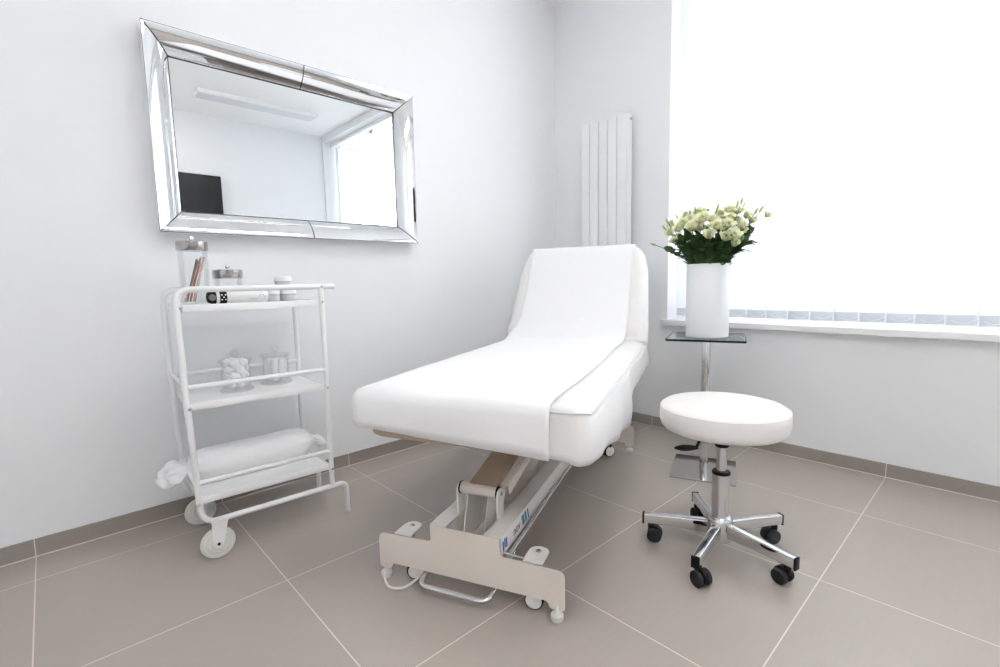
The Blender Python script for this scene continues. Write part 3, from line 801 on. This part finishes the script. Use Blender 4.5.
for k in range(3):
    b = new(); prism(b, rpoly([(0, 0), (.009, 0), (.006, .030), (-.003, .030)], .002, 3), .0006, Matrix(((1, 0, 0, .014+k*.013), (0, 0, -1, -.1216), (0, 1, 0, .160+.004*(k % 2)), (0, 0, 0, 1))))
    obj('logo_mark', b, M['blue'], rl)

# ------------------------------------------------------------------ swivel stool
st = thing('swivel_stool', 'round white padded swivel stool with chrome five-star base and black castors', 'stool', (1.640, .657, 0))
SR = .203
se = obj('seat', lathe(new(), [(.10, .437), (.17, .438), (.190, .443), (.199, .453), (.203, .468), (.2035, .495), (.202, .508), (.198, .5165), (.190, .5225), (.17, .528), (.12, .533), (.06, .535), (.002, .5355)], 72), M['seat'], st, sharp=60)
pp = new(); tube(pp, [(.2005*math.cos(a), .2005*math.sin(a), .5135) for a in [2*PI*k/72 for k in range(72)]], .0017, 6, closed=True); obj('piping', pp, M['seat'], se)
obj('seat_plate', prism(new(), rpoly([(-.08, -.08), (.08, -.08), (.08, .08), (-.08, .08)], .02), .012, T(0, 0, .430), .002), M['black'], st)
obj('seat_socket', lathe(new(), [(.02, .376), (.0225, .379), (.0225, .395), (.035, .424), (.02, .425)], 24), M['black'], st)
obj('piston', lathe(new(), [(.0165, .27), (.0165, .38)], 28), M['brushed'], st)
obj('column', lathe(new(), [(.028, .05), (.028, .281), (.026, .2835), (.02, .284)], 32), M['brushed'], st)
obj('column_collar', lathe(new(), [(.028, .280), (.030, .281), (.030, .287), (.027, .291), (.018, .292)], 32), M['black'], st)
obj('hub', lathe(new(), [(.034, .044), (.040, .047), (.042, .054), (.042, .116), (.040, .126), (.034, .132), (.02, .133)], 32), M['chrome'], st)
random.seed(4)
cast_ang = [3.86, 5.11, 4.31, 1.34, 2.60]
for k in range(5):
    a = math.radians(43+72*k); X = Rz(a)
    bm = new(); rings = []
    for r, zt_, hgt, wd in ((.030, .110, .046, .030), (.12, .106, .040, .027), (.252, .098, .034, .024)):
        rings.append([X @ Vector((r, y, z)) for y, z in rpoly([(-wd/2, zt_-hgt), (wd/2, zt_-hgt), (wd/2, zt_), (-wd/2, zt_)], .004, 3)])
    loft(bm, rings); ar = obj('base_arm', bm, M['chrome'], st)
    bm = new(); box(bm, (.255, 0, .080), (.008, .026, .040), .003, 2, X); obj('arm_cap', bm, M['black'], ar)
    # castor
    cx = X @ Vector((.229, 0, 0)); ca = cast_ang[k]
    cs = obj('castor', cyl(new(), (cx.x, cx.y, .045), (cx.x, cx.y, .07), .006, 12), M['chrome'], st)
    Y = T(cx.x, cx.y, 0) @ Rz(ca) @ T(.014, 0, 0)
    hd = new(); prs = [(0.0265*math.cos(q), .027+.0265*math.sin(q)) for q in [PI*j/14-.15 for j in range(15)]] + [(-.012, .028), (.010, .028)]
    prism(hd, prs, .014, Y @ Rx(PI/2), .001); lathe(hd, [(.011, .044), (.012, .058), (.008, .062)], 16, T(cx.x, cx.y, 0)); obj('hood', hd, M['black'], cs)
    for s in (-1, 1):
        w = obj('wheel', lathe(new(), [(.004, -.008), (.017, -.009), (.022, -.008), (.025, -.005), (.025, .005), (.022, .008), (.017, .009), (.004, .008)], 28, Y @ T(0, s*.0165, .025) @ Rx(PI/2)), M['rubber'], cs)
# height lever
lv = new(); d = Vector((-.36, .93, 0)).normalized()
tube(lv, fillet([tuple(d*.02+Vector((0, 0, .424))), tuple(d*.060+Vector((0, 0, .418))), tuple(d*.080+Vector((-.006, -.003, .366)))], .02, 5), .005, 10)
ob = obj('height_lever', lv, M['black'], st)
pd = new(); tube(pd, [tuple(d*(.075+.0112*i)+Vector((-.006, -.003, .366-.0022*i))) for i in range(8)], .01, 14, rr=[.006, .0095, .0125, .0145, .015, .014, .010, .004])
for v in pd.verts: v.co.z = .358+(v.co.z-.358)*.75
obj('paddle', pd, M['black'], ob)

# ------------------------------------------------------------------ pedestal table with vase
PC = (2.301, 1.0085); PA = math.radians(21)
pt = thing('pedestal_table', 'small square glass topped pedestal table with chrome pole by the window', 'side table', (*PC, 0), PA)
obj('base_plate', box(new(), (.01, 0, .005), (.32, .29, .010), .002), M['plate_chrome'], pt)
obj('pole', lathe(new(), [(.0205, .009), (.0205, .660)], 36), M['chrome'], pt)
obj('top_flange', lathe(new(), [(.0205, .650), (.05, .658), (.05, .662), (.01, .662)], 36), M['chrome'], pt)
TPW = .336
tp = obj('tabletop', prism(new(), rpoly([(-TPW/2, -TPW/2), (TPW/2, -TPW/2), (TPW/2, TPW/2), (-TPW/2, TPW/2)], .006, 3), .008, T(0, 0, .6665)), M['table_glass'], pt)
eg = new(); h_ = TPW/2-.001
for s in (-1, 1):
    box(eg, (0, s*h_, .6665), (TPW-.004, 0.004, .0096), .001); box(eg, (s*h_, 0, .6665), (.004, TPW-.004, .0096), .001)
obj('glass_edge', eg, M['glass_edge'], tp, label='dark polished edge of the glass top')
VZ = .671; VH = .344; VR_ = .0955
vase = obj('vase', lathe(new(), [(.06, 0), (VR_-.003, 0), (VR_, .003), (VR_, VH-.003), (VR_-.002, VH), (VR_-.006, VH-.002), (VR_-.007, .01), (.05, .008)], 64), M['ceramic'])
vase.location = (*PC, VZ); tag(vase, 'tall white cylindrical vase on the glass pedestal table', 'vase')

# ------------------------------------------------------------------ flowers
RIGHT = Vector((.402, -.916, 0)); FWD = Vector((.916, .402, 0))
def petal(bm, X, w, h, curl, cup, n=6):
    g = []
    for i in range(n+1):
        s = i/n; row = []
        ww = w*(math.sin(PI*min(1, .18+s*.70))**.8)
        out = cup*math.sin(s*PI*.5)+curl*max(0, s-.6)**2*6
        z = h*(s-.18*curl*20*max(0, s-.7)**2)
        for j in range(5):
            q = (j-2)/2
            row.append(bm.verts.new(X @ Vector((out-.35*ww*q*q*.8+.0012*math.sin(q*4+s*5), ww*q, z))))
        g.append(row)
    for i in range(n):
        for j in range(4): bm.faces.new((g[i][j], g[i][j+1], g[i+1][j+1], g[i+1][j]))
def blossom_mesh(seed, openness):
    random.seed(seed); bm = new()
    for lay, (np_, w, h, cup, curl) in enumerate(((5, .0175, .028, .022*openness, .009*openness), (5, .0165, .029, .0165*openness, .007), (5, .014, .029, .0115*openness, .004), (4, .011, .028, .007*openness, .001))):
        for k in range(np_):
            X = Rz(2*PI*k/np_+lay*.6+random.uniform(-.15, .15)) @ Matrix.Scale(random.uniform(.92, 1.08), 4)
            petal(bm, X, w, h, curl, cup)
    return bm
def center_mesh(seed):
    random.seed(seed); bm = new()
    for k in range(4): petal(bm, Rz(2*PI*k/4+.3), .008, .0245, .001, .0055)
    lathe(bm, [(.002, -.004), (.0065, .0), (.005, .005), (.002, .007)], 10)
    return bm
def mk(bm, name, m):
    bmesh.ops.recalc_face_normals(bm, faces=bm.faces); me = bpy.data.meshes.new(name); bm.to_mesh(me); bm.free(); me.materials.append(m)
    me.polygons.foreach_set('use_smooth', [True]*len(me.polygons)); return me
BLM = [mk(blossom_mesh(s, o), 'blossom', M['petal']) for s, o in ((1, 1.0), (2, .85), (3, 1.15), (4, .75))]
CEM = [mk(center_mesh(s), 'flower_center', M['petal_green']) for s in (1, 2)]
b = new(); lathe(b, [(.001, -.002), (.003, 0), (.005, .006), (.0052, .012), (.0035, .022), (.001, .030)], 10); BUD = mk(b, 'bud', M['bud'])
def leaf_bm(bm, base, d, L, w, droop):
    d = d.normalized(); sd = d.cross(Vector((0, 0, 1)));
    if sd.length < .05: sd = Vector((1, 0, 0))
    sd.normalize(); up = sd.cross(d); g = []
    for i in range(8):
        s = i/7; c = base+d*(L*s)+Vector((0, 0, -droop*L*s*s)); ww = w*math.sin(PI*(.06+.92*s)**.85)
        g.append([bm.verts.new(c+sd*ww*q+up*(abs(q)*ww*.35)) for q in (-1, -.5, 0, .5, 1)])
    for i in range(7):
        for j in range(4): bm.faces.new((g[i][j], g[i][j+1], g[i+1][j+1], g[i+1][j]))
def aim(d): return Vector(d).to_track_quat('Z', 'Y').to_euler()
def px2(px, py, depth): return Vector((*PC, 0))+RIGHT*((px-707.6)/230*(1+depth*.4))+FWD*depth+Vector((0, 0, 1.015+(263-py)/205*(1+depth*.4)))
fcount = 0
def flower(px, py, depth, size, kind, label, group=None, sec=None, face=-.55, extra_bud=None):
    """kind: 'b' blossom, 'u' bud; sec: more blossoms on the same stem [(px,py,depth,size)]"""
    global fcount; fcount += 1; random.seed(100+fcount)
    head = px2(px, py, depth)
    off = head-Vector((*PC, 0)); off.z = 0
    root = Vector((*PC, 0))+off*.18+Vector((0, 0, VZ+.03)); rim = Vector((*PC, 0))+off.normalized()*min(.075, off.length*.55+.01)+Vector((0, 0, VZ+VH+.004))
    f = thing('lisianthus', label, 'flower', tuple(root), 0, group)
    def loc(p): return p-root
    mid = rim.lerp(head, .5)+Vector((0, 0, .012))
    sp = new(); tube(sp, [tuple(loc(p)) for p in (root, root.lerp(rim, .5), rim, mid, head)], .002, 7, rr=[.0024, .0024, .0022, .0018, .0013])
    obj('stem', sp, M['stem'], f, sharp=80)
    def put_head(h, sz, parent_dir):
        i = random.randrange(4)
        e = bpy.data.objects.new('blossom', BLM[i]); C.objects.link(e); e.parent = f; e.location = loc(h)-parent_dir*.026*sz
        e.rotation_euler = aim(parent_dir); e.scale = (sz,)*3
        c = bpy.data.objects.new('flower_center', CEM[i % 2]); C.objects.link(c); c.parent = e
    outd = (off*2.2+Vector((0, 0, .55))+FWD*face*.75+Vector((random.uniform(-.12, .12), random.uniform(-.12, .12), 0))).normalized()
    if kind == 'b': put_head(head, size, outd)
    else:
        e = bpy.data.objects.new('bud', BUD); C.objects.link(e); e.parent = f; e.location = loc(head)-(head-mid).normalized()*.024; e.rotation_euler = aim(head-mid); e.scale = (size,)*3
    for (qx, qy, qd, qs, qk) in (sec or []):
        h2 = px2(qx, qy, qd); bs = rim.lerp(head, .45)
        tb = new(); tube(tb, [tuple(loc(p)) for p in (bs, bs.lerp(h2, .55)+Vector((0, 0, .008)), h2)], .0012, 6); obj('side_stem', tb, M['stem'], f, sharp=80)
        if qk == 'b': put_head(h2, qs, (outd+Vector((random.uniform(-.3, .3), random.uniform(-.3, .3), .1))).normalized())
        else:
            e = bpy.data.objects.new('bud', BUD); C.objects.link(e); e.parent = f; e.location = loc(h2)-(h2-bs).normalized()*.024; e.rotation_euler = aim(h2-bs); e.scale = (qs,)*3
    lf = new()
    for q in range(11):
        s = -.16+.74*q/10+random.uniform(-.03, .03); base = rim.lerp(head, s) if s > .0 else rim.lerp(root, -s*.6)
        a = random.uniform(0, 2*PI); d = off.normalized()*.30+Vector((math.cos(a), math.sin(a), 0))*.6+Vector((0, 0, 1.0))
        leaf_bm(lf, loc(base), d, random.uniform(.045, .075), random.uniform(.015, .022), random.uniform(.1, .5))
    o = obj('foliage', lf, M['leaf'], f, sharp=80)
    return f
G_ = 'lisianthus in the thick of the bouquet'
GL = 'cream lisianthus with an open bloom in the thick of the bouquet in the white vase'
F = [
 (701.5, 218, -.10, 1.0, 'b', 'lisianthus with a large open rose-like bloom, high left of the bouquet middle', None, None),
 (707.5, 234, -.13, 1.0, 'b', 'lisianthus with the lowest open bloom at the bouquet centre', None, None),
 (689.5, 226, -.11, 1.0, 'b', 'lisianthus with a wide open bloom at left centre of the bouquet', None, None),
 (675, 226, -.07, .95, 'b', 'lisianthus with a cream bloom left of the wide open left centre bloom', None, None),
 (665.6, 229, -.03, .95, 'b', 'lisianthus with the leftmost cream bloom of the bouquet', None, [(659.6, 224, -.02, .9, 'u'), (663, 217, -.01, .9, 'u')]),
 (671.6, 238, -.05, .8, 'b', 'lisianthus with a half hidden bloom low on the left above the leaves', None, None),
 (667, 221, .03, .85, 'b', GL, G_, None),
 (682, 214, .02, .95, 'b', GL, G_, [(673, 213, .02, .8, 'u'), (688, 210, .01, .9, 'u')]),
 (695.5, 211, .02, .95, 'b', GL, G_, [(693, 208, .0, .9, 'u')]),
 (703, 210, .06, .95, 'b', 'lisianthus with the topmost open bloom left of the bouquet middle', None, None),
 (698, 227, -.06, .8, 'b', GL, G_, None),
 (710, 219, -.02, .9, 'b', GL, G_, [(716, 208, .0, 1.1, 'u'), (714, 211, .0, .8, 'u')]),
 (715, 226, -.09, .95, 'b', GL, G_, None),
 (710, 227, -.05, .75, 'b', GL, G_, None),
 (724.6, 237, -.13, .95, 'b', 'lisianthus with the left bloom of the low front pair at right', None, None),
 (733, 235, -.12, .95, 'b', 'lisianthus with the right bloom of the low front pair at right', None, None),
 (734, 243, -.11, .9, 'b', 'lisianthus with the lowest bloom of all, right of centre', None, None),
 (727, 225, -.09, .95, 'b', 'lisianthus with a pale bloom just above the low front pair', None, None),
 (741, 226, -.06, 1.0, 'b', 'lisianthus with a large bloom at the right side of the bouquet', None, None),
 (720, 218, .03, .9, 'b', GL, G_, None),
 (729, 218, -.02, .95, 'b', GL, G_, None),
 (735, 212, .03, .95, 'b', 'lisianthus with the highest bloom right of centre, green buds above it', None, [(739, 203.5, .02, 1.1, 'u'), (735, 205, .03, 1.0, 'u'), (742, 206, .03, .8, 'u')]),
 (745.6, 217, .04, .95, 'b', GL, G_, None),
 (736, 220, .06, .9, 'b', GL, G_, None),
 (742, 239, -.02, .8, 'b', GL, G_, [(744, 245, -.02, .8, 'u')]),
 (758, 213, .0, 1.15, 'u', 'lisianthus stem with two upright green buds at the upper right', None, [(753, 214, .01, 1.1, 'u')]),
 (763.5, 219, -.02, .62, 'b', 'lisianthus with a small white bloom on a long bare stem at far right', None, [(750, 230, -.02, .8, 'u')]),
 (680, 221, -.05, .9, 'b', GL, G_, None),
 (695, 220, -.05, .9, 'b', GL, G_, None),
 (688, 217, -.01, .9, 'b', GL, G_, None),
 (722, 228, -.05, .85, 'b', GL, G_, None),
 (750, 222, .01, .85, 'b', GL, G_, None),
 (727, 211, .03, .85, 'b', GL, G_, None),
 (719, 213, .05, .9, 'b', GL, G_, None),
 (739, 231, -.05, .85, 'b', GL, G_, None),
 (647.5, 241, -.04, .9, 'u', 'lisianthus with a single bud on a thin bare stem reaching far left', None, None),
]
for (px, py, dp_, sz, kd, lb, gr, sec) in F: flower(px, py, dp_, sz*1.1, kd, lb, gr, sec)
# leafy greenery around the rim
for i, (px, py, dpp, lab) in enumerate(((684, 250, -.06, 'leafy green sprig spilling over the left of the vase rim'), (738, 252, -.05, 'leafy green sprig spilling over the right of the vase rim'), (700, 247, -.075, 'leafy green sprig at the front of the vase rim, left of centre'), (718, 247, -.08, 'leafy green sprig at the front of the vase rim, right of centre'))):
    random.seed(50+i); head = px2(px, py, dpp); off = head-Vector((*PC, 0)); off.z = 0
    root = Vector((*PC, 0))+off*.3+Vector((0, 0, VZ+.05)); rim = Vector((*PC, 0))+off.normalized()*.078+Vector((0, 0, VZ+VH+.006))
    sprig = thing('leafy_sprig', lab, 'greenery', tuple(root))
    sp = new(); tube(sp, [tuple(p-root) for p in (root, rim, head)], .0022, 7); obj('stem', sp, M['stem'], sprig, sharp=80)
    lf = new()
    for q in range(24):
        base = rim.lerp(head, q/15)+Vector((0, 0, .006)); a = random.uniform(0, 2*PI)
        d = off.normalized()*.6+RIGHT*random.uniform(-.5, .5)+Vector((0, 0, random.uniform(.2, 1.3)))
        leaf_bm(lf, base-root, d, random.uniform(.05, .085), random.uniform(.013, .020), random.uniform(.2, .6))
    obj('foliage', lf, M['leaf'], sprig, sharp=80)

# ------------------------------------------------------------------ light: daylight from outside
wd = bpy.data.worlds.new('daylight'); bpy.context.scene.world = wd; wd.use_nodes = True
bg = wd.node_tree.nodes['Background']; bg.inputs['Color'].default_value = (.975, .985, 1, 1); bg.inputs['Strength'].default_value = 7.5

# ------------------------------------------------------------------ camera
cam = bpy.data.cameras.new('camera'); co = bpy.data.objects.new('camera', cam); C.objects.link(co)
cam.sensor_width = 36; cam.lens = 483.27/1000*36; cam.clip_start = .02
Xa = Vector((519, 62.5, -483.2714)).normalized(); Ya = Vector((-455, 41.5, -483.2714)); Ya = (Ya-Xa*Xa.dot(Ya)).normalized(); Za = Xa.cross(Ya)
Rm = Matrix((Xa, Ya, Za)).to_4x4(); co.matrix_world = T(0, 0, .95) @ Rm
sc = bpy.context.scene; sc.camera = co
sc.view_settings.view_transform = 'Standard'; sc.view_settings.look = 'None'; sc.view_settings.gamma = 1; sc.view_settings.use_curve_mapping = False
sc.view_settings.exposure = -.17
sc.cycles.max_bounces = 16; sc.cycles.diffuse_bounces = 8; sc.cycles.glossy_bounces = 6; sc.cycles.transparent_max_bounces = 24; sc.cycles.transmission_bounces = 8
sc.cycles.use_denoising = True; sc.cycles.caustics_reflective = True; sc.cycles.caustics_refractive = True
sc.cycles.sample_clamp_indirect = 8
